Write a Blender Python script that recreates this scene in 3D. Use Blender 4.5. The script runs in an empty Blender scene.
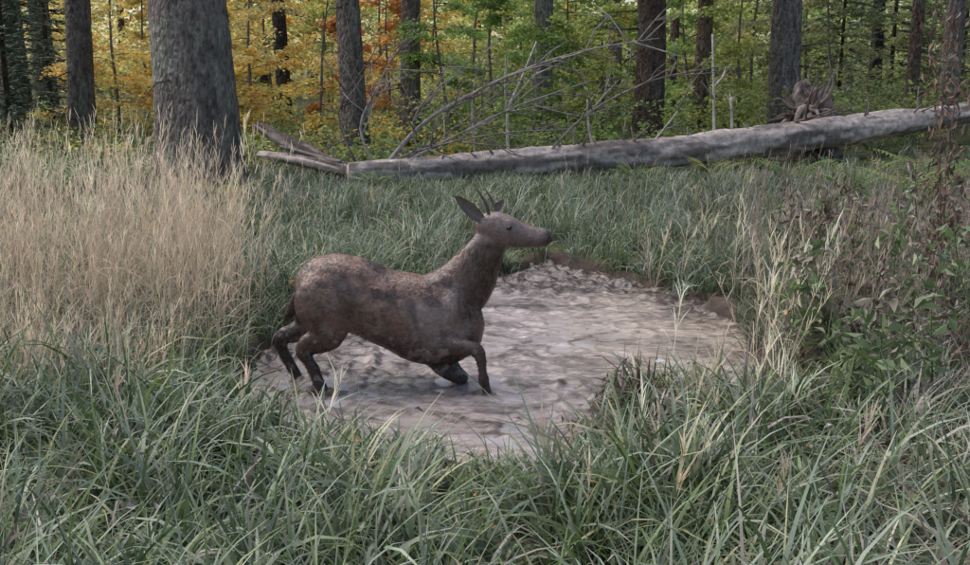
import bpy, math, numpy as np
from mathutils import Vector, noise as mn
rng=np.random.default_rng(11)
scn=bpy.context.scene
A=np.array
# ------------------------------------------------------------------ helpers
def vnoise(x,y,seed=0):
    x=np.asarray(x,float);y=np.asarray(y,float)
    xi=np.floor(x).astype(np.int64);yi=np.floor(y).astype(np.int64)
    fx=x-xi;fy=y-yi;fx=fx*fx*(3-2*fx);fy=fy*fy*(3-2*fy)
    def h(a,b):
        n=(a*374761393+b*668265263+seed*1442695041)&0x7fffffff
        n=((n^(n>>13))*1274126177)&0x7fffffff
        n=n^(n>>16)
        return (n&0xffff)/65535.0
    return (h(xi,yi)*(1-fx)+h(xi+1,yi)*fx)*(1-fy)+(h(xi,yi+1)*(1-fx)+h(xi+1,yi+1)*fx)*fy
def fbm(x,y,seed=0,o=4):
    r=0;a=.5;s=0
    for i in range(o):
        r=r+a*vnoise(x*2**i+i*17.3,y*2**i-i*9.1,seed+i);s+=a;a*=.5
    return r/s
POOL=A([(-1.32,5.75),(-1.18,5.25),(-.85,4.92),(-.55,4.6),(-.2,4.55),(.07,4.36),(.36,4.5),(.46,5.05),(.64,5.4),(.9,5.3),(1.3,5.5),(1.64,5.9),(1.78,6.8),
 (1.7,7.6),(1.4,8.2),(1.14,9.0),(.55,9.5),(.12,8.75),(-.5,7.8),(-1.06,6.95),(-1.45,6.5)])
def pool_sd(x,y):
    x=np.asarray(x,float);y=np.asarray(y,float)
    d=np.full(x.shape,1e9);ins=np.zeros(x.shape,bool)
    n=len(POOL)
    for i in range(n):
        ax,ay=POOL[i];bx,by=POOL[(i+1)%n]
        ex,ey=bx-ax,by-ay
        t=np.clip(((x-ax)*ex+(y-ay)*ey)/(ex*ex+ey*ey),0,1)
        d=np.minimum(d,np.hypot(x-ax-t*ex,y-ay-t*ey))
        c=((ay>y)!=(by>y))&(x<(bx-ax)*(y-ay)/(by-ay+1e-12)+ax)
        ins^=c
    s=np.where(ins,d,-d)
    return s+.40*(fbm(x*3.4,y*2.8,5,4)-.5)
def sm(a,b,x):
    t=np.clip((x-a)/(b-a),0,1);return t*t*(3-2*t)
def ground_h(x,y):
    sd=pool_sd(x,y)
    h=.10*(fbm(x*.7,y*.7,21,4)-.5)+.06*(fbm(x*4,y*4,31,3)-.5)
    h=h+ .35*sm(18,40,y)*fbm(x*.12,y*.12,3,3)*1.5
    h=h+ .6*sm(5,14,x)*sm(12,24,y)
    h=h+.08*np.exp(-(((x-.75)/.28)**2+((y-4.9)/.28)**2))
    rim=np.exp(-((sd+.10)/.10)**2)*.11*fbm(x*6,y*6,41,2)
    w=sm(-.16,.10,sd)
    return (h+rim)*(1-w)+(-.15)*w
class Acc:
    def __init__(s): s.V=[];s.F=[];s.C=[];s.M=[];s.n=0
    def add(s,V,F,C,m=0):
        V=np.asarray(V,float).reshape(-1,3);F=np.asarray(F,np.int64).reshape(-1,4)
        C=np.asarray(C,float)
        if C.ndim==1: C=np.tile(C,(len(V),1))
        s.V.append(V);s.F.append(F+s.n);s.C.append(C[:,:3]);s.M.append(np.full(len(F),m) if np.isscalar(m) else m);s.n+=len(V)
def mk(name,acc,mats,smooth=True,parent=None):
    V=np.concatenate(acc.V);F=np.concatenate(acc.F);C=np.concatenate(acc.C);M=np.concatenate(acc.M)
    me=bpy.data.meshes.new(name)
    me.vertices.add(len(V));me.vertices.foreach_set('co',V.astype(np.float32).ravel())
    me.loops.add(len(F)*4);me.loops.foreach_set('vertex_index',F.astype(np.int32).ravel())
    me.polygons.add(len(F));me.polygons.foreach_set('loop_start',(np.arange(len(F))*4).astype(np.int32))
    me.polygons.foreach_set('material_index',M.astype(np.int32))
    me.polygons.foreach_set('use_smooth',np.full(len(F),smooth))
    ca=me.color_attributes.new('Col','FLOAT_COLOR','POINT')
    ca.data.foreach_set('color',np.concatenate([C,np.ones((len(C),1))],1).astype(np.float32).ravel())
    me.update(calc_edges=True)
    for m in (mats if isinstance(mats,list) else [mats]): me.materials.append(m)
    o=bpy.data.objects.new(name,me);scn.collection.objects.link(o)
    if parent: o.parent=parent
    return o
def empty(name,loc=(0,0,0)):
    e=bpy.data.objects.new(name,None);e.location=loc;e.empty_display_size=.2;scn.collection.objects.link(e);return e
def ribbons(acc,base,az,L,w,tilt,bend,c0,c1,K=4,m=0,tw=None,tip=.06,pw=1.2):
    N=len(base);pos=base.copy();rows=[];ctr=[]
    tw=rng.normal(0,.5,N) if tw is None else tw
    ca,sa=np.cos(az),np.sin(az)
    for k in range(K+1):
        s=k/K;th=tilt+bend*s**pw
        d=np.stack([np.sin(th)*ca,np.sin(th)*sa,np.cos(th)],1)
        side=np.stack([-sa,ca,0*ca],1);nor=np.cross(d,side)
        sd_=side*np.cos(tw)[:,None]+nor*np.sin(tw)[:,None]
        wd=(w*max(tip,(0.55+.45*min(1,s*3))*(1-s**2.2)))[:,None]*.5
        rows.append(np.stack([pos-sd_*wd,pos+sd_*wd],1));ctr.append(pos.copy())
        pos=pos+d*(L/K)[:,None]
    V=np.stack(rows,1)
    idx=np.arange(N)[:,None]*(K+1)*2+np.arange(K)[None,:]*2
    F=np.stack([idx,idx+1,idx+3,idx+2],-1)
    s=(np.arange(K+1)/K)[None,:,None,None]
    C=c0[:,None,None,:]*(1-s)+c1[:,None,None,:]*s
    C=np.broadcast_to(C,(N,K+1,2,3))
    acc.add(V.reshape(-1,3),F.reshape(-1,4),C.reshape(-1,3),m)
    return ctr
def leaves(acc,P,size,cols,m=0,flat=.6,asp=.34,d=None):
    N=len(P)
    if d is None:
        a=rng.uniform(0,2*np.pi,N);d=np.stack([np.cos(a),np.sin(a),rng.normal(-.15,.35,N)],1)
    d=d/np.linalg.norm(d,axis=1)[:,None]
    n=rng.normal(0,1,(N,3))*(1-flat);n[:,2]+=flat*1.4
    sd_=np.cross(n,d);sd_/=np.linalg.norm(sd_,axis=1)[:,None]+1e-9
    nn=np.cross(d,sd_);s=size[:,None]
    V=np.stack([P-d*s*.5,P+sd_*s*asp+nn*s*.1,P+d*s*.55-nn*s*.12,P-sd_*s*asp+nn*s*.1],1)
    F=np.arange(N*4).reshape(-1,4)
    acc.add(V.reshape(-1,3),F,np.repeat(cols,4,0),m)
def crs(v,t):
    out=[]
    for tt in t:
        k=min(int(tt),len(v)-2);f=tt-k;p0=v[max(k-1,0)];p1=v[k];p2=v[k+1];p3=v[min(k+2,len(v)-1)]
        out.append(.5*((2*p1)+(-p0+p2)*f+(2*p0-5*p1+4*p2-p3)*f*f+(-p0+3*p1-3*p2+p3)*f**3))
    return A(out)
def tube(acc,pts,rad,col,seg=8,namp=0.,nfreq=3.,m=0,sub=1,cvar=0.):
    pts=np.asarray(pts,float);rad=np.asarray(rad,float)
    if sub>1:
        t=np.linspace(0,len(pts)-1,(len(pts)-1)*sub+1);i=np.arange(len(pts))
        rad=np.interp(t,i,rad);pts=crs(pts,t)
    n=len(pts);T=np.gradient(pts,axis=0);T/=np.linalg.norm(T,axis=1)[:,None]+1e-9
    ref=A([0,0,1.]) if abs(T[:,2]).mean()<.75 else A([1.,0,0])
    a=np.linspace(0,2*np.pi,seg,endpoint=False);ab=(a-np.pi/2)%(2*np.pi)
    U=np.cross(T,ref);U/=np.linalg.norm(U,axis=1)[:,None]+1e-9;W=np.cross(T,U)
    s0=rng.uniform(0,100)
    V=[];C=[]
    for i in range(n):
        r=np.full(seg,rad[i])
        if namp: r=r*(1+namp*(2*fbm(ab*nfreq*.55+s0+20,ab*0+i*.13+s0,8,4)-1))
        V.append(pts[i]+np.cos(a)[:,None]*U[i]*r[:,None]+np.sin(a)[:,None]*W[i]*r[:,None])
        if cvar:
            q=fbm(ab*6+s0,ab*0+i*.10+s0,118,4)
            C.append(A(col)*((.62+.76*q)*(1-cvar*sm(.5,.6,fbm(ab*1.6+s0+9,ab*0+i*.11+s0,18,4))))[:,None])
    V.append(np.tile(pts[-1],(seg,1)));V.insert(0,np.tile(pts[0],(seg,1)))
    if cvar: C.append(C[-1]*.6);C.insert(0,C[0]*.6);col=np.concatenate(C)
    V=np.concatenate(V);R=n+2
    F=[]
    for i in range(R-1):
        for j in range(seg):
            F.append((i*seg+j,i*seg+(j+1)%seg,(i+1)*seg+(j+1)%seg,(i+1)*seg+j))
    acc.add(V,F,col,m)
# ------------------------------------------------------------------ materials
def newmat(name):
    m=bpy.data.materials.new(name);m.use_nodes=True;nt=m.node_tree;nt.nodes.clear()
    out=nt.nodes.new('ShaderNodeOutputMaterial');return m,nt,out
def N(nt,t,**k):
    n=nt.nodes.new(t)
    for a,b in k.items(): setattr(n,a,b)
    return n
def colnoise(nt,scale,lo,hi,vec=None,detail=5,rough=.6):
    at=N(nt,'ShaderNodeVertexColor',layer_name='Col')
    tc=N(nt,'ShaderNodeTexCoord');mp=N(nt,'ShaderNodeMapping')
    nt.links.new(tc.outputs['Object'],mp.inputs[0])
    if vec: mp.inputs['Scale'].default_value=vec
    nz=N(nt,'ShaderNodeTexNoise');nz.inputs['Scale'].default_value=scale;nz.inputs['Detail'].default_value=detail;nz.inputs['Roughness'].default_value=rough
    nt.links.new(mp.outputs[0],nz.inputs['Vector'])
    mr=N(nt,'ShaderNodeMapRange');mr.inputs[1].default_value=.3;mr.inputs[2].default_value=.7;mr.inputs[3].default_value=lo;mr.inputs[4].default_value=hi
    nt.links.new(nz.outputs['Fac'],mr.inputs[0])
    vm=N(nt,'ShaderNodeVectorMath',operation='SCALE')
    nt.links.new(at.outputs['Color'],vm.inputs[0]);nt.links.new(mr.outputs[0],vm.inputs['Scale'])
    return vm.outputs[0],nz,mp
def leafmat(name,trans=.35,rough=.5,spec=.4,scale=9,lo=.75,hi=1.25):
    m,nt,out=newmat(name)
    c,nz,mp=colnoise(nt,scale,lo,hi,detail=2)
    p=N(nt,'ShaderNodeBsdfPrincipled');p.inputs['Roughness'].default_value=rough;p.inputs['Specular IOR Level'].default_value=spec
    tr=N(nt,'ShaderNodeBsdfTranslucent');mx=N(nt,'ShaderNodeMixShader');mx.inputs[0].default_value=trans
    nt.links.new(c,p.inputs['Base Color']);nt.links.new(c,tr.inputs['Color'])
    nt.links.new(p.outputs[0],mx.inputs[1]);nt.links.new(tr.outputs[0],mx.inputs[2]);nt.links.new(mx.outputs[0],out.inputs[0])
    return m
def solidmat(name,rough=.8,spec=.3,scale=12,lo=.5,hi=1.4,vec=None,bump=.5,bd=.02,bscale=None,vor=None,rvar=None,detail=5):
    m,nt,out=newmat(name)
    c,nz,mp=colnoise(nt,scale,lo,hi,vec,detail)
    p=N(nt,'ShaderNodeBsdfPrincipled');p.inputs['Roughness'].default_value=rough;p.inputs['Specular IOR Level'].default_value=spec
    nt.links.new(c,p.inputs['Base Color'])
    nz2=N(nt,'ShaderNodeTexNoise');nz2.inputs['Scale'].default_value=bscale or scale*2;nz2.inputs['Detail'].default_value=8;nz2.inputs['Roughness'].default_value=.65
    nt.links.new(mp.outputs[0],nz2.inputs['Vector'])
    h=nz2.outputs['Fac']
    if vor:
        v=N(nt,'ShaderNodeTexVoronoi',feature='DISTANCE_TO_EDGE');v.inputs['Scale'].default_value=vor
        nt.links.new(mp.outputs[0],v.inputs['Vector'])
        ad=N(nt,'ShaderNodeMath',operation='MULTIPLY_ADD');ad.inputs[1].default_value=1.5
        nt.links.new(v.outputs['Distance'],ad.inputs[0]);nt.links.new(h,ad.inputs[2]);h=ad.outputs[0]
    if rvar:
        mr=N(nt,'ShaderNodeMapRange');mr.inputs[1].default_value=.35;mr.inputs[2].default_value=.65;mr.inputs[3].default_value=rvar[0];mr.inputs[4].default_value=rvar[1]
        nt.links.new(nz.outputs['Fac'],mr.inputs[0]);nt.links.new(mr.outputs[0],p.inputs['Roughness'])
    b=N(nt,'ShaderNodeBump');b.inputs['Strength'].default_value=bump;b.inputs['Distance'].default_value=bd
    nt.links.new(h,b.inputs['Height']);nt.links.new(b.outputs[0],p.inputs['Normal'])
    nt.links.new(p.outputs[0],out.inputs[0]);return m
M_grass=leafmat('grass_blades',.32,.34,.65,6,.75,1.25)
M_straw=leafmat('straw',.4,.6,.3,6,.8,1.2)
M_leaf=leafmat('tree_leaves',.5,.55,.3,1.2,.7,1.3)
M_needle=leafmat('needles',.15,.6,.3,3,.6,1.3)
M_bark=solidmat('bark',.9,.12,16,.45,1.6,(1,1,.45),1,.08,22,16)
M_dead=solidmat('dead_wood',.85,.2,9,.55,1.35,(1,1,1),.8,.025,24)
M_soil=solidmat('soil',.9,.2,5,.5,1.5,None,1,.03,22)
M_mud=solidmat('wet_mud',.3,.6,24,.6,1.25,(.6,1.5,1),.5,.010,34,None,(.10,.30),8)
M_water=solidmat('muddy_water',.1,.7,14,.82,1.15,(.6,1.6,1),.25,.004,30,None,(.05,.14),5)
M_rot=leafmat('withered_leaf',.1,.8,.15,10,.6,1.3)
# ------------------------------------------------------------------ ground
def axis(lo,hi,step,far,n):
    c=np.arange(lo,hi+1e-6,step)
    g=np.geomspace(step,far,n);return np.concatenate([lo-g[::-1],c,hi+g])
xs=axis(-4.5,4.5,.05,260,46);ys=axis(2.0,11,.05,290,46)
X,Y=np.meshgrid(xs,ys);Z=ground_h(X,Y)
sd=pool_sd(X,Y)
base=A([.09,.072,.048]);green=A([.075,.10,.038]);mudc=A([.07,.050,.042])
w=fbm(X*1.3,Y*1.3,77,4)[...,None]
C=base*(1-w)+green*w
wm=sm(-.36,-.05,sd)[...,None];C=C*(1-wm)+mudc*wm
ac=Acc();nx,ny=len(xs),len(ys)
i=np.arange(ny-1)[:,None]*nx+np.arange(nx-1)[None,:]
ac.add(np.stack([X,Y,Z],-1).reshape(-1,3),np.stack([i,i+1,i+nx+1,i+nx],-1).reshape(-1,4),C.reshape(-1,3))
mk('ground',ac,M_soil)
# ------------------------------------------------------------------ mud wallow
xs=np.arange(-2.05,2.45,.013);ys=np.arange(3.7,10.1,.015)
X,Y=np.meshgrid(xs,ys);sd=pool_sd(X,Y)
wx=X+.3*fbm(X*2,Y*2,4,3);wy=Y+.3*fbm(X*2,Y*2,6,3)
rip=fbm(wx*7,wy*15,61,4)-.5
rid=1-np.abs(fbm(wx*3.2,wy*7.0,171,4)-.5)*6;rid=np.clip(rid,0,1)
lump=np.abs(fbm(X*7,Y*8,71,4)-.5)*2
edge=np.exp(-np.clip(sd,0,9)/.15)
dd=np.hypot((X+.85)/.6,(Y-6.1)/.65)
churn=np.clip(edge*(.6+.5*sm(7.0,8.2,Y))+np.exp(-dd**2)*.8+.8*sm(8.1,9.0,Y+.6*fbm(X*2,Y*2,8,2))+.7*sm(-.9,-1.3,X),0,1)
calm=sm(.3,1.2,X)*sm(8.0,7,Y)
Z=-.045+rip*.026*(1-.3*calm)+(rid**2)*.014*(1-.4*calm)+churn*(lump*.075-.012)+.03*(fbm(X*1.6,Y*1.8,9,3)-.5)
for fx,fy,h_ in [(-.965,5.67,.035),(-1.09,5.91,.035),(.01,5.62,.022),(-.09,5.9,.03),(-.11,5.77,.03)]:
    r=np.hypot(X-fx,Y-fy);Z=Z+h_*np.exp(-(r/.085)**2)*(.7+.6*lump)-.012*np.exp(-((r-.16)/.05)**2)
for q in range(34):
    hx,hy=rng.uniform(-.9,1.2),rng.uniform(4.8,8.2);r=np.hypot((X-hx)/rng.uniform(.04,.08),(Y-hy)/rng.uniform(.06,.1));Z=Z-.03*np.exp(-r**2)+.011*np.exp(-((r-1.6)/.5)**2)
WL=-.0455
wet=Z<WL
Z=np.where(wet,WL+(fbm(X*12,Y*20,777,3)-.5)*.0016,Z)
lil=A([.345,.285,.275]);brn=A([.08,.057,.047]);sunlit=A([.40,.325,.25]);wat=A([.36,.305,.30])
pat=fbm(wx*2.4,wy*5.2,15,5)
k=np.clip(churn*.95*sm(.25,.6,fbm(X*5,Y*8,33,4))+.4*churn+.6*sm(.51,.60,pat)*(1-.45*calm)+.45*sm(.54,.66,fbm(wx*9,wy*22,415,4)),0,1)
k=np.where(wet,k*.45,k)[...,None]
wr=(sm(.2,1.2,X)*(.3+fbm(X*1.7,Y*1.7,19,3)))[...,None]  # warm sun highlight painted into the mud colour towards the right
b0=np.where(wet[...,None],wat,lil)
C=(b0*(1-wr)+sunlit*wr)*(1-k)+brn*k
C=C*np.where(wet,.92+.16*fbm(X*8,Y*20,95,3),.72+.56*fbm(X*12,Y*22,91,4))[...,None]
nx,ny=len(xs),len(ys);i=np.arange(ny-1)[:,None]*nx+np.arange(nx-1)[None,:]
keep=(sd[:-1,:-1]>-.16)
F=np.stack([i,i+1,i+nx+1,i+nx],-1)[keep]
wf=(wet[:-1,:-1]&wet[1:,:-1]&wet[:-1,1:]&wet[1:,1:])[keep].astype(int)
used=np.unique(F);mp=np.full(nx*ny,-1);mp[used]=np.arange(len(used))
ac=Acc();ac.add(np.stack([X,Y,Z],-1).reshape(-1,3)[used],mp[F],C.reshape(-1,3)[used],wf)
mk('mud_wallow',ac,[M_mud,M_water])
# ------------------------------------------------------------------ grass
PAL=A([[.135,.19,.068],[.24,.29,.21],[.38,.37,.21],[.42,.365,.325],[.13,.095,.075],[.07,.11,.045]])
def gcols(x,y,n):
    p=fbm(x*.9,y*.9,55,3)
    right=sm(1.0,2.0,x-.12*(y-5))*sm(15,9,y)
    left=sm(-1.2,-2.2,x)*sm(4.5,5.5,y)*sm(12,9,y)
    far=sm(7,9,y)
    wts=np.stack([1.0-.3*right,.9+p*.9+.7*far,.12+.8*sm(.55,.7,p)+.5*left+.45*sm(9,14,y),.14+.8*right+.6*left,.05+.75*right,.6-.35*far+.45*right],1)
    mound=np.exp(-(((x-.72)/.3)**2+((y-4.9)/.35)**2));wts[:,4]+=1.8*mound;wts[:,3]+=1.2*mound
    wts/=wts.sum(1,keepdims=True);cum=wts.cumsum(1)
    r=rng.uniform(0,1,n)[:,None];k=(r>cum).sum(1).clip(0,5)
    return PAL[k]*rng.uniform(.65,1.35,(n,1))
def grass_zone(acc,nc,y0,y1,per,L0,L1,w0,w1,K=4,half=.6,near=False):
    y=np.sqrt(rng.uniform(y0**2,y1**2,nc));x=rng.uniform(-1,1,nc)*(half*y+.6)
    s=pool_sd(x,y);ok=s<-.04;x,y,s=x[ok],y[ok],s[ok]
    hf=np.clip(.5+(-s)*.7,.5,1.0)*(.55+.9*fbm(x*1.6,y*1.6,88,3))
    hf=hf*(1-.40*np.exp(-((x+.25)/1.0)**4)*sm(3.6,4.1,y)*(y<5.2))
    hf=hf*(1-.35*np.exp(-((x-1.4)/.5)**2)*sm(4.6,5.0,y)*(y<6.2))
    hf=hf*(1-.45*np.exp(-((y-(15.4+.38*(x-0))) /1.6)**2))
    n=len(x);cc=gcols(x,y,n)
    cx=np.repeat(x,per);cy=np.repeat(y,per);h=np.repeat(hf,per);n2=n*per
    bx=cx+rng.normal(0,.05,n2);by=cy+rng.normal(0,.05,n2)
    ok=pool_sd(bx,by)<.03;bx,by,h=bx[ok],by[ok],h[ok];cl=np.repeat(cc,per,0)[ok];n2=len(bx)
    own=gcols(bx,by,n2);mixm=(rng.uniform(0,1,n2)<.4)[:,None];cl=np.where(mixm,own,cl)*rng.uniform(.8,1.2,(n2,1))
    az=rng.uniform(0,2*np.pi,n2);caz=np.repeat(rng.uniform(0,2*np.pi,n),per)[ok]
    az=np.where(rng.uniform(0,1,n2)<.55,caz+rng.normal(0,.6,n2),az)
    L=rng.uniform(L0,L1,n2)*h*rng.uniform(.6,1.2,n2)
    tilt=np.abs(rng.normal(0,.36,n2))
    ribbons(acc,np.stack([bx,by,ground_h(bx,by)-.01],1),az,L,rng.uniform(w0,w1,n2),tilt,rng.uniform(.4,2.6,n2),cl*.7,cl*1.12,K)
ac=Acc()
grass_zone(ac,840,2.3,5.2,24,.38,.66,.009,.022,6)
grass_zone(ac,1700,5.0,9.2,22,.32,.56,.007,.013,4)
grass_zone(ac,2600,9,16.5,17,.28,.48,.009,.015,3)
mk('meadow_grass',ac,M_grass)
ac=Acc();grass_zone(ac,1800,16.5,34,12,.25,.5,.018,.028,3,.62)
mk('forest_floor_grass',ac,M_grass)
def straw(acc,x,y,H,lean=.12,head=True,w=.004,br=1.,hw=1.,base=(.66,.53,.40)):
    n=len(x);b=np.stack([x,y,ground_h(x,y)-.01],1);az=rng.normal(.4,1.5,n)
    c=A(base)*br*rng.uniform(.6,1.25,(n,1))+rng.normal(0,.015,(n,3))
    c=c.clip(.05,.85)
    ct=ribbons(acc,b,az,H,np.full(n,w)*rng.uniform(.7,1.3,n),np.abs(rng.normal(0,lean,n)),np.abs(rng.normal(.2,.3,n)),c*.75,c*1.05,6,tw=rng.uniform(-1.5,1.5,n),tip=.3)
    for k in (1,2,3):
        m=rng.uniform(0,1,n)<.6;q=m.sum()
        ribbons(acc,ct[k][m],rng.uniform(0,6.28,q),rng.uniform(.15,.45,q),rng.uniform(.004,.008,q),rng.uniform(.2,.8,q),rng.uniform(.5,2.4,q),c[m]*.85,c[m],4)
    if head:
        for k in range(13):
            f=k/12;P=ct[4]*(1-f)+ct[5]*f if f<.5 else ct[5]*(2-2*f)+ct[6]*(2*f-1)
            ribbons(acc,P,az+rng.normal(0,1.6,n),rng.uniform(.03,.08,n)*hw,rng.uniform(.003,.006,n)*hw,rng.uniform(.05,.6,n),rng.uniform(0,.5,n),c*1.1,(c*1.3).clip(0,.9),2)
ac=Acc()
def gen(nc,per,sig,y0,y1,a,b):
    cy=rng.uniform(y0,y1,nc);cx=cy*(a+(b-a)*rng.uniform(0,1,nc))
    x=np.repeat(cx,per)+rng.normal(0,sig,nc*per);y=np.repeat(cy,per)+rng.normal(0,sig,nc*per)
    ok=pool_sd(x,y)<-.05;return x[ok],y[ok]
x,y=gen(38,20,.07,5.8,9.0,-.56,-.24)
straw(ac,x,y,rng.uniform(.5,1.1,len(x))*(1+.35*sm(-.3,-.5,x/y)))
x,y=gen(80,4,.10,5.8,8.5,-.56,-.22)
straw(ac,x,y,rng.uniform(.9,1.5,len(x)),lean=.2,w=.005,hw=1.4,br=1.1)
x,y=gen(26,8,.1,9.0,13.0,-.55,-.25)
straw(ac,x,y,rng.uniform(.6,1.0,len(x)))
x,y=gen(22,6,.07,4.9,5.8,-.5,-.3)
straw(ac,x,y,rng.uniform(.35,.75,len(x)))
mk('tall_dry_grass',ac,M_straw,smooth=False)
ac=Acc()
pts=[(-.72,4.2,.5),(.62,3.9,.5),(.7,3.95,.45),(.66,3.55,.45),(1.25,4.35,.5),(1.6,4.5,.5),(.95,4.0,.4),(.25,4.0,.35),
 (1.40,5.3,.7),(1.5,5.4,.8),(1.68,5.6,.8),(1.85,6.1,.95),(1.85,5.8,.9),(1.4,8.4,.55),(1.6,8.3,.6),(1.9,7.6,.75),
 (2.0,5.3,.6),(1.1,5.0,.4),(-.3,3.9,.3),(.35,3.5,.35),(2.0,7.0,.6),(2.3,7.2,.6),(-1.6,4.3,.4),(-1.2,4.6,.35),(1.05,4.8,.5),(1.2,4.7,.55),(1.45,4.0,.45),(1.0,3.4,.4),(.9,5.1,.6),(.3,4.1,.3)]
p=A(pts)+rng.normal(0,.02,(len(pts),3))
straw(ac,p[:,0],p[:,1],p[:,2],lean=.25,w=.008,br=1.25,hw=2.0)
p=np.repeat(A(pts[8:16]),3,0)+rng.normal(0,.05,(24,3))
straw(ac,p[:,0],p[:,1],p[:,2],lean=.2,w=.006,br=1.15,hw=1.4)
x,y=gen(60,3,.15,6,15,-.2,.5)
straw(ac,x,y,rng.uniform(.35,.65,len(x)),w=.004)
x,y=gen(60,5,.12,5.6,12,.25,.52)
straw(ac,x,y,rng.uniform(.55,1.05,len(x)),lean=.22,w=.005,hw=1.3,br=1.0,base=(.36,.28,.235))
mk('seed_stalks',ac,M_straw,smooth=False)
# ------------------------------------------------------------------ ferns
def fern(acc,x,y,R,nf,col):
    z=float(ground_h(A([x]),A([y]))[0])
    for i in range(nf):
        az=2*math.pi*i/nf+rng.normal(0,.3);L=R*rng.uniform(.75,1.15);K=18
        th=rng.uniform(.25,.5);P=A([x,y,z]);c=A(col)*rng.uniform(.75,1.3)
        pts=[];dirs=[]
        for k in range(K):
            th+=rng.uniform(.02,.09);d=A([math.sin(th)*math.cos(az),math.sin(th)*math.sin(az),math.cos(th)]);P=P+d*L/K;pts.append(P);dirs.append(d)
        tube(acc,pts[::3],np.linspace(.006,.002,len(pts[::3])),c*.7,4)
        side=A([-math.sin(az),math.cos(az),0])
        Q=[];D=[];S=[]
        for k in range(3,K):
            f=k/K;ln=L*.24*math.sin(min(1,f*1.4+.1)*math.pi*.5)*(1-f**3)+.015
            for sg in(-1,1):
                dd=side*sg+dirs[k]*.45+A([0,0,-.12]);dd/=np.linalg.norm(dd);Q.append(pts[k]+dd*ln*.5);D.append(dd);S.append(ln)
        leaves(acc,A(Q),A(S),np.tile(c,(len(Q),1)),flat=.9,asp=.13,d=A(D))
ferns=[(5.2,12.5,.9),(5.8,13.5,1.0),(6.3,13,.9),(5.6,11.6,.7),(-5.6,13.5,.9),(-6.2,14.3,1.0),(-4.9,14.2,.8),(-1.5,14.4,.5),(2.2,15.0,.5),(3.4,15.6,.6),(4.3,14.8,.7),(4.0,9.5,.6),(-3.2,12.6,.6),(4.6,13.0,.8)]
for j,(x,y,R) in enumerate(ferns):
    ac=Acc();fern(ac,x,y,R,9,(.17,.24,.06) if j%3 else (.24,.27,.07));mk('fern',ac,M_grass,smooth=False)
# ------------------------------------------------------------------ trees
crown=Acc()
for lv in range(15):
    z=9+lv*.62;R=1.9*(1-lv/17)
    for j in range(5):
        a=rng.uniform(0,6.28);n=7
        P=A([[math.cos(a)*R*t,math.sin(a)*R*t,z+.25*t-.9*t*t] for t in np.linspace(0,1,n)])
        tube(crown,P,np.linspace(.03,.006,n),(.08,.06,.05),4)
        q=30;t=rng.uniform(.15,1,q);B=np.stack([np.cos(a)*R*t,np.sin(a)*R*t,z+.25*t-.9*t*t],1)
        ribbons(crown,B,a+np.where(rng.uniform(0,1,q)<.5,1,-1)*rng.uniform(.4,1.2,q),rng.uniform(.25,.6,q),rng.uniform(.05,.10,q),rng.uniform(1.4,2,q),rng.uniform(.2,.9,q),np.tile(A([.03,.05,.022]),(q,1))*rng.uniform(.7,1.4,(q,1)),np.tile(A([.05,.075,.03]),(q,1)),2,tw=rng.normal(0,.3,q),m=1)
crown_o=None
def tree(name,px,Yd,wpx,col,lean=0.,flare=1.5,limbs=9,H=18.):
    global crown_o
    s=Yd/1045.;x=(px-485)*s;r=wpx*s/2
    e=empty(name,(x,Yd,0));z0=float(ground_h(A([x]),A([Yd]))[0])-.15
    ac=Acc();zs=np.concatenate([[0,.12,.25,.45,.7],np.linspace(.85,5,70),np.linspace(5.6,H,12)])
    seg=56
    P=np.stack([lean*zs+.04*np.sin(zs*.8+px),.03*np.cos(zs*.7+px),z0+zs],1)
    R=r*(1-zs/H*.85)*(1+(flare-1)*np.exp(-zs/.35))/(1-1.8/H*.85)
    a=np.linspace(0,2*np.pi,seg,endpoint=False);V=[];C=[];fr=6+14*min(1,r/.5)
    for i in range(len(zs)):
        f1=2*fbm(np.cos(a)*2.2+px+30,np.sin(a)*2.2+zs[i]*.5+30,3,3)-1
        f2=fbm(np.cos(a)*fr*.6+px+60,np.sin(a)*fr*.6+zs[i]*5.0+30,13,3)
        rr=R[i]*(1+.08*f1+.22*math.exp(-zs[i]/.35)*np.sin(a*5+px))+.04*min(1,r*3)*(f2-.5)
        V.append(np.stack([P[i,0]+rr*np.cos(a),P[i,1]+rr*np.sin(a),np.full(seg,P[i,2])],1))
        C.append(A(col)*(.45+1.15*f2)[:,None])
    V=np.concatenate(V);F=[(i*seg+j,i*seg+(j+1)%seg,(i+1)*seg+(j+1)%seg,(i+1)*seg+j) for i in range(len(zs)-1) for j in range(seg)]
    cc=np.concatenate(C)
    li=(sm(.55,.7,fbm(V[:,2]*2.3+px,V[:,0]*5+V[:,1]*3,77,4))*.45)[:,None];cc=cc*(1-li)+A([.26,.27,.22])*li*(np.mean(col)/.15)
    moss=(np.exp(-(V[:,2]-z0)/.6)*.5)[:,None];cc=cc*(1-moss)+A([.09,.11,.045])*moss
    ac.add(V,F,cc)
    for k in range(limbs):
        z=rng.uniform(1.2,5.5);a0=rng.uniform(0,6.28);L=rng.uniform(.25,1.1);b=A([lean*z,0,z0+z])
        d=A([math.cos(a0),math.sin(a0),rng.uniform(-.35,.25)])
        tube(ac,[b+d*r*.6,b+d*(r+L*.5)+A([0,0,-.03]),b+d*(r+L)+A([0,0,rng.normal(-.1,.1)])],[.02,.012,.004],A(col)*.8,5)
    mk('trunk',ac,M_bark,parent=e)
    if crown_o is None:
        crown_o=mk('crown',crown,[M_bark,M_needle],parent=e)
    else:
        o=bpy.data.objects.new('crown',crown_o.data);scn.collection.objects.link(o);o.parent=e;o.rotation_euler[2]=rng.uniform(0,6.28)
    return e
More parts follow.
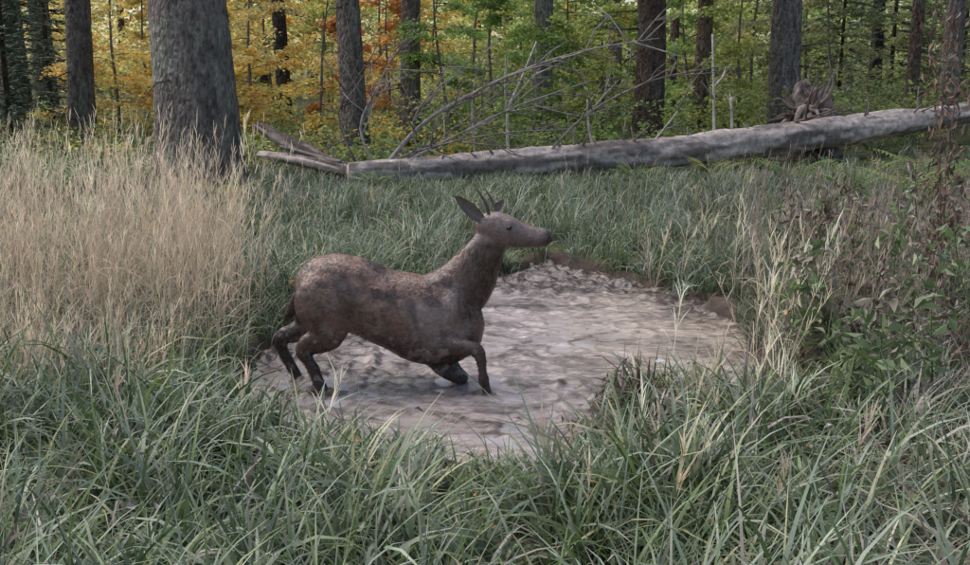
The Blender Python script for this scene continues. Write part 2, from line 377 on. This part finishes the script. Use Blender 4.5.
G=(.25,.205,.19);B=(.15,.108,.088);D=(.08,.062,.055);GR=(.28,.25,.235)
for a in [(196,14.5,78,G,0,1.25,5),(86,22,25,(.20,.165,.15),0.01,1.4),(353,20,24,(.22,.18,.16),-.005,1.5,14),(413,21.5,19,(.22,.17,.145),-.012,1.5,12),
 (284,27,14,D,.01,1.5),(647,21,28,(.12,.08,.064),-.008,1.4,8),(544,24,20,GR,-.012,1.5),(610,27,14,G,.01,1.5),(697,23,16,(.20,.14,.11),.006,1.5),
 (670,31,9,B,.01,1.4),(782,23,30,(.24,.205,.19),-.01,1.3),(905,25,12,(.22,.15,.12),.004,1.4),(946,23,18,G,-.01,1.4),
 (20,26,28,(.13,.13,.11),0,1.3),(50,30,20,(.13,.12,.10),0,1.3),(-90,18,40,G,0,1.4),(1080,19,36,G,0,1.4),(868,31,12,D,0,1.4)]:
    tree('spruce_tree',*a)
def youngspruce(px,Yd,H,R):
    s=Yd/1045.;x=(px-485)*s;z0=float(ground_h(A([x]),A([Yd]))[0]);ac=Acc()
    tube(ac,[[x,Yd,z0-.1],[x,Yd,z0+H*.5],[x,Yd,z0+H]],[.07,.045,.01],(.09,.07,.05),7)
    lv=int(H/.22)
    for l in range(lv):
        z=z0+.25+l*.22;r=R*(1-l/(lv+1))
        for j in range(7):
            a=rng.uniform(0,6.28);q=int(10+26*r/R);t=rng.uniform(.1,1,q)
            Bp=np.stack([x+np.cos(a)*r*t,Yd+np.sin(a)*r*t,z+.1*t-.35*t*t*r],1)
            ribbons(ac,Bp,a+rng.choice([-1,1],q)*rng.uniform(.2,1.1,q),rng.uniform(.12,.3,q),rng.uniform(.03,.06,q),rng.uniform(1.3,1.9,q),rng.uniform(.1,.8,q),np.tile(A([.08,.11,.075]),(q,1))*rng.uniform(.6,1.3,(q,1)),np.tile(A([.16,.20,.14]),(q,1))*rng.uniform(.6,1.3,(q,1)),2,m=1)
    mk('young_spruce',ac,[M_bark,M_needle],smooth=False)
for a in [(12,21,6,1.3),(55,25,6,1.4),(885,30,7,1.8),(955,33,8,2.0),(835,36,7,1.8),(-60,24,6,1.6),(1010,27,6,1.6)]: youngspruce(*a)
YEL=[(.84,.62,.16),(.85,.70,.31),(.78,.50,.13),(.68,.62,.24)]
ORG=[(.72,.36,.11),(.62,.28,.10),(.72,.48,.14)]
GRN=[(.31,.44,.12),(.42,.55,.18),(.23,.34,.11),(.51,.58,.2)]
YG=[(.56,.57,.18),(.42,.49,.15),(.66,.62,.22)]
OL=[(.29,.32,.14),(.38,.37,.18),(.22,.26,.12)]
def sapling(px,Yd,H,R,pal,nl,name='beech_sapling',zlo=.06):
    s=Yd/1045.;x=(px-485)*s;z0=float(ground_h(A([x]),A([Yd]))[0])-.05;ac=Acc()
    ln=rng.normal(0,.05,2);tp=lambda z:A([x+ln[0]*z,Yd+ln[1]*z,z0+z])
    zz=np.linspace(0,H,8);tube(ac,[tp(z)+A([.04*math.sin(z*2),0,0]) for z in zz],np.linspace(.045,.008,8)*H/5,(.2,.17,.155),7)
    nb=int(26*H/5);pal=A(pal)
    for k in range(nb):
        z=H*rng.uniform(zlo,1);a=rng.uniform(0,6.28);L=R*(1-.5*z/H)*rng.uniform(.6,1.2);b=tp(z)
        up=rng.uniform(-.05,.35);n=5
        cv=lambda t:b[None,:]+np.stack([np.cos(a)*L*t,np.sin(a)*L*t,up*L*t-.25*L*t*t],-1)
        t=np.linspace(0,1,n);tube(ac,cv(t),np.linspace(.012,.003,n),(.14,.115,.10),4)
        q=nl//nb;t=rng.uniform(.12,1.05,q)**.8;Pp=cv(t);lat=rng.normal(0,.2,q)*L*(1.1-t*.5)
        Pp=Pp+np.stack([-np.sin(a)*lat,np.cos(a)*lat,rng.normal(-.02,.06,q)],1)
        c0=pal[rng.integers(len(pal))]*rng.uniform(.7,1.15);c=np.where(rng.uniform(0,1,(q,1))<.3,pal[rng.integers(len(pal),size=q)],c0)*rng.uniform(.7,1.2,(q,1))
        leaves(ac,Pp,rng.uniform(.075,.15,q)*Yd/25,c.clip(0,.88),m=1,flat=.45)
    mk(name,ac,[M_dead,M_leaf],smooth=False)
for a in [(120,24,5,1.9,YEL,4600),(150,30,5.5,2.2,YEL,4200),(250,23,5,1.6,YEL,4000),(275,30,6,2.2,YEL,4200),(315,22,4.2,1.3,YEL,2600),(330,26,3,1.3,ORG,2000),(230,21,3.2,1.0,YEL,2000),
 (390,28,4.5,1.6,ORG,2400),(385,33,6,2.2,YEL,3200),(450,21,4.6,1.5,GRN,4000),(490,23,5,1.8,GRN,4600),(470,29,6,2.2,YG,3600),(575,25,5,1.8,GRN,4000),(600,22,4.4,1.2,YG,2400),(520,33,6,2.2,YG,3600),(540,21.5,3.6,1.2,GRN,2600),
 (690,27,5,1.8,GRN,3600),(735,23,4.8,1.7,YG,3400),(745,31,6,2.2,OL,3400),(830,26,5,1.8,OL,3200),(640,33,6,2.4,GRN,3600),(700,36,6,2.5,YG,3400),(800,36,6,2.4,OL,3400),(200,32,6,2.5,YEL,4000),(330,35,6,2.5,YG,3600),
 (-30,28,5,1.8,YG,2400),(1000,24,5,1.8,OL,2400),(70,34,6,2.4,YEL,3000),(920,28,4,1.6,OL,2400),(430,36,6,2.5,YEL,3200),(580,37,6,2.5,YG,3200)]:
    sapling(*a)
ac=Acc()
nb=900;bx=rng.uniform(-13,15,nb);by=17.2+13*rng.uniform(0,1,nb)**1.6
for x,y in zip(bx,by):
    if y<17.4+.42*max(0,x-1.5): continue
    q=56;R=rng.uniform(.25,.65);z0=float(ground_h(A([x]),A([y]))[0]);h=rng.uniform(.3,1.35)*(.55 if x<-1.5 else 1)
    P=np.stack([x+rng.normal(0,R*.6,q),y+rng.normal(0,R*.6,q),z0+rng.uniform(0.02,1,q)*h],1)
    pal=A(OL+GRN[:3]+([YEL[3],YEL[0]] if x<0 else [YG[1]]));c=pal[rng.integers(len(pal))]*rng.uniform(.5,1.0)*np.ones((q,1))*rng.uniform(.7,1.3,(q,1))
    leaves(ac,P,rng.uniform(.06,.13,q),c,flat=.5)
mk('undergrowth',ac,M_leaf,smooth=False)
ac=Acc()
for k in range(60):
    y=rng.uniform(38,80);x=rng.uniform(-.62,.62)*y;r=rng.uniform(.08,.28);ln=rng.normal(0,.5)
    tube(ac,[[x,y,-.3],[x+ln*.3,y,5],[x+ln,y,14]],[r*1.1,r*.85,r*.4],A([D,G,B][k%3])*.9,7)
for k in range(900):
    y=rng.uniform(36,66);x=rng.uniform(-.62,.62)*y;z=rng.uniform(.2,6.5);R=rng.uniform(.7,1.9);q=105
    f=x/y
    pal=A(YEL+YG if f<-.06 and f>-.42 else (GRN+YG+YEL[:1] if f<.2 else OL+YG[:1]+GRN)) if rng.uniform()<.8 else A(OL)
    P=A([x,y,z])+rng.normal(0,1,(q,3))*A([R*.75,R*.75,R*.32])
    c=pal[rng.integers(len(pal))]*rng.uniform(.55,1.1)*rng.uniform(.7,1.25,(q,1))
    leaves(ac,P,rng.uniform(.16,.32,q),c.clip(0,.88),m=1,flat=.4)
mk('distant_forest',ac,[M_bark,M_leaf],smooth=False)
# ------------------------------------------------------------------ fallen log etc.
LC=(.58,.475,.43)
ac=Acc()
P=[[-2.0,15.3,.17],[-.8,15.7,.20],[.6,16.2,.24],[2.0,16.8,.30],[3.4,17.4,.37],[4.8,18.1,.45],[6.2,18.9,.55],[7.6,19.7,.65],[9.2,20.5,.77],[11.0,21.4,.89]]
tube(ac,P,[.165,.205,.225,.235,.25,.265,.28,.24,.22,.2],LC,48,.24,4,sub=24,cvar=.55)
for q in range(30):
    t=rng.uniform(0,8.5);k=int(t);f=t-k;b=A(P[k])*(1-f)+A(P[k+1])*f;d=A([rng.normal(-.2,.4),rng.normal(-.3,.4),rng.uniform(.3,1)]);L=rng.uniform(.25,.6)
    tube(ac,[b+A([0,0,.1]),b+d*L+A([0,0,.1])],[.028,.008],A(LC)*.6,6)
mk('fallen_log',ac,M_dead)
ac=Acc()
tube(ac,[[-3.75,17.2,.78],[-3.1,16.7,.5],[-2.5,16.2,.25],[-2.1,15.9,.12]],[.06,.13,.15,.14],A(LC)*.5,22,.5,6,sub=12,cvar=.7)
tube(ac,[[-3.6,16.6,.35],[-2.9,16.2,.3],[-2.0,15.8,.12]],[.05,.09,.1],A(LC)*.8,20,.5,6,sub=12,cvar=.7)
tube(ac,[[-3.2,16.3,.5],[-2.6,16.1,.35],[-2.2,15.9,.3]],[.02,.05,.03],A(LC)*.4,12,.5,6,sub=8,cvar=.7)
mk('broken_log',ac,M_dead)
ac=Acc();c0=A([6.0,19.5,.85])
tube(ac,[c0+A([-.1,-.1,-.95]),c0+A([0,0,-.3]),c0+A([.05,0,.1]),c0+A([-.1,.05,.4]),c0+A([-.15,.05,.6])],[.6,.45,.33,.2,.04],(.28,.22,.20),36,1.,6,sub=10,cvar=.6)
for k in range(26):
    a=rng.uniform(0,6.28);u=rng.uniform(-.4,.8);d=A([math.cos(a),.6*math.sin(a)-.2,u]);d/=np.linalg.norm(d);L=rng.uniform(.35,.95)
    b=c0+d*.15+rng.normal(0,.12,3);pts=[b]
    for j in range(4): d=d+rng.normal(0,.33,3);d/=np.linalg.norm(d);pts.append(pts[-1]+d*L/4)
    tube(ac,pts,A([.07,.05,.032,.02,.006])*rng.uniform(.5,1.2),A([.3,.235,.21])*rng.uniform(.5,1.3),6,.3,sub=2)
mk('uprooted_stump',ac,M_dead)
DB=(.36,.31,.295)
def branch(name,P,r0,r1,col=DB,tw=8):
    ac=Acc();P=A(P);n=len(P);tube(ac,P,np.linspace(r0,r1,n),col,6,.1,sub=4)
    for k in range(tw):
        t=rng.uniform(.2,.97)*(n-1);i=int(t);f=t-i;b=P[i]*(1-f)+P[i+1]*f;ax=P[i+1]-P[i];ax/=np.linalg.norm(ax)
        d=ax+rng.normal(0,.65,3);d[2]+=.15;d/=np.linalg.norm(d);L=rng.uniform(.3,1.2);m_=b+d*L*.5+rng.normal(0,.04,3)
        e_=b+d*L+A([0,0,-.05]);tube(ac,[b,m_,e_],[r1+.006,r1+.002,.003],A(col)*rng.uniform(.7,1.1),5)
        for j in range(2):
            dd=d+rng.normal(0,.6,3);tube(ac,[m_,m_+dd*L*.3],[r1*.7,.002],A(col)*.9,4)
    mk(name,ac,M_dead)
branch('dead_branch',[(-1.55,16,.2),(-.9,16.2,.9),(.3,16.3,1.55),(1.5,16.5,1.95),(2.7,16.6,2.15)],.04,.009,DB,20)
branch('dead_branch',[(-1.6,15.9,.1),(-1.9,16,.8),(-1.6,16.2,1.5),(-1.3,16.2,2.1)],.028,.006,DB,14)
branch('dead_branch',[(-1.5,16,.15),(-.6,16.1,.6),(.4,16.0,1.1),(1.6,16.2,1.5)],.03,.007,DB,16)
branch('dead_branch',[(-2.0,16.3,.2),(-2.3,16.5,1.0),(-1.9,16.6,1.7)],.025,.006,(.18,.145,.13),12)
branch('dead_branch',[(-1.4,16.3,.2),(-.3,16.5,.9),(.9,16.6,1.9)],.022,.006,(.22,.18,.165),12)
branch('dead_branch',[(-1.8,15.6,.15),(-1.0,15.5,.5),(.2,15.6,.75),(1.4,15.9,.8)],.022,.006,(.3,.25,.23),14)
branch('dead_branch',[(-.9,15.9,.2),(-1.1,16.0,.9),(-.6,16.1,1.6)],.02,.005,DB,12)
branch('dead_branch',[(.9,16.3,.3),(1.6,16.4,1.0),(2.6,16.6,1.5),(3.6,16.8,1.7)],.024,.006,(.3,.25,.23),14)
branch('dead_branch',[(.38,16.3,.2),(.35,16.4,1.0),(.55,16.5,1.5),(.8,16.6,2.1)],.028,.012,(.6,.54,.51),2)
branch('dead_branch',[(3.95,18,.3),(3.9,18,1.2),(3.85,18.1,2.25)],.03,.014,(.62,.56,.52),2)
branch('dead_branch',[(4.3,18.2,.3),(4.25,18.2,1.2)],.03,.016,(.55,.5,.47),1)
branch('dead_branch',[(1.8,17,.3),(1.68,17,.75),(1.65,17,1.2)],.028,.012,(.55,.49,.46),1)
branch('dead_branch',[(2.6,17.2,.3),(3.0,17.2,.8),(3.2,17.3,1.05)],.022,.01,(.48,.42,.4),2)
branch('dead_branch',[(-.15,16.4,.3),(-.2,16.5,1.1),(-.1,16.5,1.9)],.022,.008,(.45,.4,.37),4)
branch('dead_branch',[(4.9,18.5,.4),(5.4,18.4,.75),(5.9,18.4,.85)],.04,.012,(.25,.19,.165),6)
# ------------------------------------------------------------------ weeds
def weed(x,y,H,nl,col,name='withered_weed',sp=.12,leafs=(.04,.09),mat=None,down=.9,asp=.2):
    z0=float(ground_h(A([x]),A([y]))[0])-.02;ac=Acc();n=7
    ln=rng.normal(0,.1,2);P=A([[x+ln[0]*t*H+.02*math.sin(t*7),y+ln[1]*t*H,z0+H*t] for t in np.linspace(0,1,n)])
    tube(ac,P,np.linspace(.007,.003,n),A(col)*.9,5)
    for k in range(int(H*9)):
        t=rng.uniform(.25,1)*(n-1.01);i=int(t);b=P[i]+(P[i+1]-P[i])*(t-i);a=rng.uniform(0,6.28);L=rng.uniform(.06,.2)
        tube(ac,[b,b+A([math.cos(a)*L*.5,math.sin(a)*L*.5,L*.35]),b+A([math.cos(a)*L,math.sin(a)*L,L*.3])],[.003,.0025,.0015],A(col)*.8,4)
    t=rng.uniform(.12,1,nl);Q=np.stack([np.interp(t*H+z0,P[:,2],P[:,0]),np.interp(t*H+z0,P[:,2],P[:,1]),z0+t*H],1)+rng.normal(0,1,(nl,3))*A([sp,sp,.04])*.5
    d=rng.normal(0,.5,(nl,3));d[:,2]-=down
    leaves(ac,Q,rng.uniform(*leafs,nl),A(col)*rng.uniform(.6,1.5,(nl,1)),m=1,flat=.15,asp=asp,d=d)
    mk(name,ac,[M_dead,mat or M_rot],smooth=False)
BR=(.17,.12,.10)
for a in [(2.95,6.6,2.1,260,(.19,.13,.10)),(3.02,6.75,1.7,150,BR),(2.2,7.0,1.0,70,BR),(2.28,6.9,.8,55,BR),(2.12,7.1,.9,50,BR),(2.55,7.2,.8,40,(.2,.16,.13)),
 (2.75,7.6,1.0,60,BR),(2.9,5.8,.7,40,(.2,.16,.14)),(3.4,7.9,1.2,60,(.2,.16,.14)),(1.95,6.4,.6,50,BR),(1.85,5.6,.5,50,BR),(2.4,6.2,.7,60,BR),(2.05,5.5,.45,50,BR),(2.2,6.0,.55,50,BR),(2.6,5.4,.5,50,BR)]:
    weed(*a)
for k in range(54):
    y=rng.uniform(4.6,9.5);x=max(1.9,y*rng.uniform(.27,.52));
    if pool_sd(A([x]),A([y]))[0]>-.1: continue
    weed(x,y,rng.uniform(.35,.95),65,(.14,.19,.08) if k%3 else (.22,.19,.15),'green_weed',.14,(.04,.11),M_grass,.15,.24)
for k in range(14):
    weed(.72+rng.normal(0,.16),4.92+rng.normal(0,.13),rng.uniform(.12,.28),12,(.2,.155,.13) if k%2 else (.19,.21,.11),'withered_weed',.08,(.02,.05))
ac=Acc();n=460
y=rng.uniform(3.4,9,n);x=y*rng.uniform(-.5,.52,n);s=pool_sd(x,y);ok=s<-.12;x,y=x[ok],y[ok];n=len(x)
cl=A([(.52,.50,.50),(.36,.25,.16),(.46,.30,.14),(.3,.27,.22)])[rng.integers(4,size=n)]*rng.uniform(.6,1.2,(n,1))
leaves(ac,np.stack([x,y,ground_h(x,y)+rng.uniform(.03,.3,n)],1),rng.uniform(.03,.06,n),cl,flat=.5)
mk('fallen_leaves',ac,M_rot,smooth=False)
# ------------------------------------------------------------------ deer
def loft(acc,secs,seg=24,y0=5.8):
    S=A([s[:5] for s in secs],float)
    P=S[:,:3].copy();P[:,1]+=y0
    t=np.linspace(0,len(S)-1,(len(S)-1)*5+1)
    P=crs(P,t);a_=np.maximum(crs(S[:,3],t),.004);b_=np.maximum(crs(S[:,4],t),.004)
    T=np.gradient(P,axis=0);T/=np.linalg.norm(T,axis=1)[:,None]
    Yv=A([0,1.,0]);U=np.cross(T,Yv);U/=np.linalg.norm(U,axis=1)[:,None];Wv=np.cross(T,U)
    an=np.linspace(0,2*np.pi,seg,endpoint=False);V=[np.tile(P[0],(seg,1))]
    for k in range(len(P)): V.append(P[k]+np.cos(an)[:,None]*U[k]*a_[k]+np.sin(an)[:,None]*Wv[k]*b_[k])
    V.append(np.tile(P[-1],(seg,1)));R=len(V)
    F=[(i*seg+j,i*seg+(j+1)%seg,(i+1)*seg+(j+1)%seg,(i+1)*seg+j) for i in range(R-1) for j in range(seg)]
    acc.add(np.concatenate(V),F,(.2,.15,.12))
def D_(px,py,y=0.):
    Yd=5.8+y;u=px-485;v=py-282.5;s=Yd/(1017-.208*v);return (u*s,y,1.8-(216+.978*v)*s)
def sec(px,py,y,a,b): p=D_(px,py,y);return (p[0],p[1],p[2],a,b)
ac=Acc()
loft(ac,[(-1.07,0,.46,.03,.03),(-1.045,0,.47,.11,.09),(-.99,0,.49,.175,.135),(-.89,0,.515,.215,.17),(-.76,0,.50,.22,.18),(-.62,0,.44,.215,.20),(-.48,0,.395,.235,.21),(-.36,0,.355,.255,.205),(-.24,0,.335,.255,.18),(-.14,0,.345,.22,.15),(-.06,0,.36,.16,.115),(-.015,0,.37,.05,.05)],32)
loft(ac,[sec(420,316,0,.15,.12),sec(443,303,0,.19,.125),sec(463,286,0,.168,.106),sec(477,266,0,.137,.088),sec(487,249,-.005,.107,.075),sec(493,234,-.01,.080,.064),sec(496,225,-.01,.03,.03)])
loft(ac,[sec(477,220,-.01,.03,.03),sec(483,223,-.01,.066,.06),sec(493,227,-.01,.090,.076),sec(506,231,-.012,.090,.076),sec(518,235,-.015,.077,.055),sec(530,237,-.02,.064,.043),sec(541,238,-.022,.055,.040),sec(548,239,-.024,.047,.037),sec(552,240,-.025,.018,.02)])
for sg in (-1,1):
    loft(ac,[sec(316,274,sg*.07,.06,.05),sec(319,292,sg*.10,.145,.09),sec(325,312,sg*.12,.155,.09),sec(332,332,sg*.12,.105,.065),sec(334,342,sg*.12,.05,.045)])
    loft(ac,[sec(454,288,sg*.07,.05,.04),sec(451,308,sg*.105,.10,.06),sec(440,330,sg*.12,.105,.06),sec(431,345,sg*.12,.065,.05)])
    loft(ac,[sec(500,222,sg*.045,.012,.015),sec(508,223,sg*.062,.018,.016),sec(516,226,sg*.048,.012,.012)],12)
loft(ac,[sec(325,316,-.12,.13,.07),sec(328,332,-.13,.105,.06),sec(317,341,-.13,.08,.05),sec(307,346,-.13,.058,.038),sec(304,353,-.13,.044,.033),sec(309,362,-.13,.035,.028),sec(314,371,-.13,.035,.030),sec(318,380,-.13,.034,.03),sec(322,392,-.13,.04,.036)],16)
loft(ac,[sec(312,310,.10,.11,.07),sec(308,326,.11,.085,.055),sec(294,333,.11,.062,.045),sec(283,336,.11,.048,.034),sec(281,344,.11,.038,.03),sec(287,358,.11,.031,.027),sec(293,369,.11,.033,.028),sec(297,377,.11,.031,.028),sec(300,390,.11,.036,.032)],16)
loft(ac,[sec(430,333,-.13,.085,.05),sec(434,345,-.15,.075,.05),sec(452,347,-.16,.058,.043),sec(468,348,-.165,.044,.034),sec(477,351,-.165,.042,.033),sec(481,360,-.165,.031,.027),sec(483,373,-.165,.025,.023),sec(484,382,-.165,.030,.027),sec(486,389,-.165,.028,.026),sec(489,399,-.165,.03,.028)],16)
loft(ac,[sec(438,345,.10,.07,.05),sec(447,360,.10,.055,.045),sec(456,371,.10,.042,.034),sec(464,378,.10,.034,.03),sec(468,390,.10,.034,.03)],16)
loft(ac,[sec(430,352,-.03,.06,.05),sec(442,367,-.02,.052,.045),sec(456,376,-.02,.046,.04),sec(466,382,-.02,.034,.03)],16)
loft(ac,[sec(304,288,0,.03,.03),sec(297,298,0,.036,.03),sec(291,311,0,.032,.026),sec(286,322,0,.010,.010)],12)
tmp=mk('deer_tmp',ac,M_soil)
md=tmp.modifiers.new('r','REMESH');md.mode='VOXEL';md.voxel_size=.0085;md.use_smooth_shade=True
md=tmp.modifiers.new('s','SMOOTH');md.factor=.5;md.iterations=9
dg=bpy.context.evaluated_depsgraph_get();ev=tmp.evaluated_get(dg)
me=bpy.data.meshes.new_from_object(ev);bpy.data.objects.remove(tmp)
nv=len(me.vertices);co=np.empty(nv*3,np.float32);me.vertices.foreach_get('co',co);co=co.reshape(-1,3).astype(float)
no=np.empty(nv*3,np.float32);me.vertices.foreach_get('normal',no);no=no.reshape(-1,3).astype(float)
x,y,z=co.T
hd0=sm(.76,.82,z)
rel=(fbm(x*12+y*5,z*16+y*5,4,4)-.5)*.012*(1-.7*hd0)
rib=np.sin((x+z*.25)*52)*.0018*np.exp(-(((x+.48)/.18)**2+((z-.40)/.14)**2))
co2=co+no*(rel+rib)[:,None]
me.vertices.foreach_set('co',co2.astype(np.float32).ravel())
mixn=fbm(x*4+y*2,z*5+y*2,12,3);fine=fbm(x*22+y*6,z*22+y*6,13,3)
streak=fbm(x*11+z*3,z*3.0+x*2,51,4)
coat=A([.175,.098,.074]);grey=A([.19,.14,.127]);dark=A([.045,.03,.025]);face=A([.215,.155,.14])
c=coat*np.ones((nv,1))
def lay(c,col,w): w=np.clip(w,0,1)[:,None];return c*(1-w)+A(col)*w
c=lay(c,grey,sm(.38,.6,mixn)*sm(-.95,-.6,x)*.9)
c=lay(c,[.27,.215,.195],sm(-.62,-.35,x)*sm(.02,-.12,x)*sm(.15,.3,z)*sm(.6,.45,z)*.6*sm(.35,.6,fbm(x*6,z*6,201,4)))
c=lay(c,[.085,.055,.044],sm(.48,.62,streak)*.7)
c=lay(c,dark,sm(.57,.63,fbm(x*10+3,z*16+x*6,31,5))*.75*sm(.40,.52,z)*(x<-.1))
neck=sm(-.2,-.08,x)*sm(.30,.42,z)*sm(.88,.78,z)
c=lay(c,[.08,.05,.04],neck*.9)
head=sm(.78,.84,z)*sm(-.08,.02,x);c=lay(c,face,head*.85)
c=lay(c,[.09,.06,.05],sm(.80,.75,z)*(x>.06)*sm(.70,.76,z)*.5)
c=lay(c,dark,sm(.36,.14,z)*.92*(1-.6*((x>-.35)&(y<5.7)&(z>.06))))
c=lay(c,dark,sm(.305,.36,x)*.85)
c=lay(c,dark*.9,(x<-1.07)*.9)
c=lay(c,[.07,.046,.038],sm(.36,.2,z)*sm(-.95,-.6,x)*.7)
c=lay(c,[.30,.245,.23],sm(.62,.68,fbm(x*26+y*9,z*26+y*9,301,3))*sm(.5,.2,z)*.6)
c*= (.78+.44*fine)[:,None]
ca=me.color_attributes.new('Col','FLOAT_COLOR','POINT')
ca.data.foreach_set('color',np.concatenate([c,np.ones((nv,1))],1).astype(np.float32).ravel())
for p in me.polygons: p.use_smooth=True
M_fur=solidmat('muddy_coat',.45,.6,30,.75,1.25,(1,1,1.0),.5,.005,70,None,(.2,.5))
me.materials.clear();me.materials.append(M_fur)
deer=empty('red_deer',(0,0,0))
body=bpy.data.objects.new('body',me);scn.collection.objects.link(body);body.parent=deer
ac=Acc();nh=20000;ii=rng.integers(nv,size=nh);P=co2[ii];nn=no[ii]
ok=P[:,2]>.0;ii,P,nn=ii[ok],P[ok],nn[ok];nh=len(P)
flow=np.tile(A([-1,0,-.35]),(nh,1));nk=(P[:,0]>-.15)&(P[:,2]>.4)&(P[:,0]<.1);flow[nk]=A([-.3,0,-1]);hd=(P[:,2]>.78);flow[hd]=A([-1,0,.1])
flow+=rng.normal(0,.3,(nh,3));flow-=nn*(flow*nn).sum(1)[:,None];flow/=np.linalg.norm(flow,axis=1)[:,None]+1e-6
d=flow+nn*.28;L=np.where(hd,.009,np.where(nk,.026,.014))*rng.uniform(.6,1.3,nh)
sdv=np.cross(d,nn);sdv/=np.linalg.norm(sdv,axis=1)[:,None]+1e-6;w=.0013
Vh=np.stack([P-sdv*w,P+sdv*w,P+d*L[:,None]+sdv*w*.3,P+d*L[:,None]-sdv*w*.3],1)
ac.add(Vh.reshape(-1,3),np.arange(nh*4).reshape(-1,4),np.repeat(c[ii]*rng.uniform(.8,1.4,(nh,1)),4,0))
mk('coat_hair',ac,M_rot,smooth=False,parent=deer)
def ear(bp,tp,wid,cup,name):
    b=A(bp);t=A(tp);ax=t-b;L=np.linalg.norm(ax);ax/=L;nor=A(cup,);nor=nor-ax*(nor@ax);nor/=np.linalg.norm(nor);sd_=np.cross(ax,nor)
    V=[];n=12;m=9
    for lay_ in (0,1):
        for i in range(n+1):
            f=i/n;w_=wid*(math.sin(math.pi*min(1,f*.82+.16))**.8)*(1 if f<.98 else .1)
            for j in range(m):
                g=(j/(m-1)-.5)*2
                V.append(b+ax*L*f+sd_*w_*g+nor*(-(1-g*g)*w_*.75+lay_*-.004))
    F=[]
    o=(n+1)*m
    for i in range(n):
        for j in range(m-1):
            q=i*m+j;F.append((q,q+1,q+m+1,q+m));q+=o;F.append((q,q+m,q+m+1,q+1))
    C=A([.20,.15,.135])*np.ones((len(V),1));C[o:]=A([.12,.082,.07])
    ac=Acc();ac.add(V,F,C);mk(name,ac,M_fur,parent=deer)
def DP(px,py,y=0): p=D_(px,py,y);return (p[0],5.8+p[1],p[2])
ear(DP(484,222,-.055),DP(455,196,-.11),.036,(.15,-1,.25),'ear_near')
ear(DP(493,216,.045),DP(504,200,.12),.028,(.5,-.8,.1),'ear_far')
for nm,pts in (('antler_near',[(489,217,-.03),(487,207,-.04),(482,197,-.05),(475,188,-.055)]),('antler_far',[(495,216,.03),(494,207,.04),(490,197,.05),(484,188,.055)])):
    ac=Acc();tube(ac,[DP(*q) for q in pts],[.012,.010,.007,.003],(.15,.115,.10),10,.1,sub=4);mk(nm,ac,M_dead,parent=deer)
def blob(name,c_,r,col,mat,sc=(1,1,1)):
    ac=Acc();c_=A(c_);th=np.linspace(-math.pi/2,math.pi/2,12);an=np.linspace(0,2*np.pi,16,endpoint=False)
    V=np.concatenate([c_+np.stack([r*sc[0]*math.cos(t)*np.cos(an),r*sc[1]*math.cos(t)*np.sin(an),np.full(16,r*sc[2]*math.sin(t))],1) for t in th])
    F=[(i*16+j,i*16+(j+1)%16,(i+1)*16+(j+1)%16,(i+1)*16+j) for i in range(11) for j in range(16)]
    ac.add(V,F,col);mk(name,ac,mat,parent=deer)
M_eye=solidmat('eye',.12,.6,5,.9,1.1,None,0,.001)
for sg,nm in ((-1,'eye_near'),(1,'eye_far')):
    q=DP(509,226,0);blob(nm,(q[0],5.8-.012+sg*.070,q[2]),.015,(.012,.009,.008),M_eye,(1.1,.8,.85))
    q=DP(548,236,0);blob('nostril_near' if sg<0 else 'nostril_far',(q[0],5.8-.024+sg*.028,q[2]),.010,(.01,.008,.008),M_eye,(1.1,.6,.8))
# ------------------------------------------------------------------ light, sky, camera
w=bpy.data.worlds.new('World');scn.world=w;w.use_nodes=True;nt=w.node_tree
bg=nt.nodes['Background'];sky=nt.nodes.new('ShaderNodeTexSky');sky.sky_type='NISHITA';sky.sun_disc=False
el,rot=55,-60
sky.sun_elevation=math.radians(el);sky.sun_rotation=math.radians(rot);sky.air_density=1.2;sky.dust_density=1.5;sky.ozone_density=1.0
nt.links.new(sky.outputs[0],bg.inputs[0]);bg.inputs[1].default_value=.15
L=bpy.data.lights.new('sun','SUN');L.energy=5.0;L.angle=math.radians(80);L.color=(1,.94,.88)
so=bpy.data.objects.new('sun',L);scn.collection.objects.link(so)
az=math.radians(rot);dv=Vector((math.sin(az)*math.cos(math.radians(el)),math.cos(az)*math.cos(math.radians(el)),math.sin(math.radians(el))))
so.rotation_euler=dv.to_track_quat('Z','Y').to_euler()
cd=bpy.data.cameras.new('camera');cam=bpy.data.objects.new('camera',cd);scn.collection.objects.link(cam)
cam.location=(0,0,1.8);cam.rotation_euler=(math.radians(90-12),0,0);cd.sensor_width=36;cd.lens=36*1040/970;cd.clip_end=2000;cd.clip_start=.05
scn.camera=cam
scn.view_settings.view_transform='Standard';scn.view_settings.look='None';scn.view_settings.exposure=0
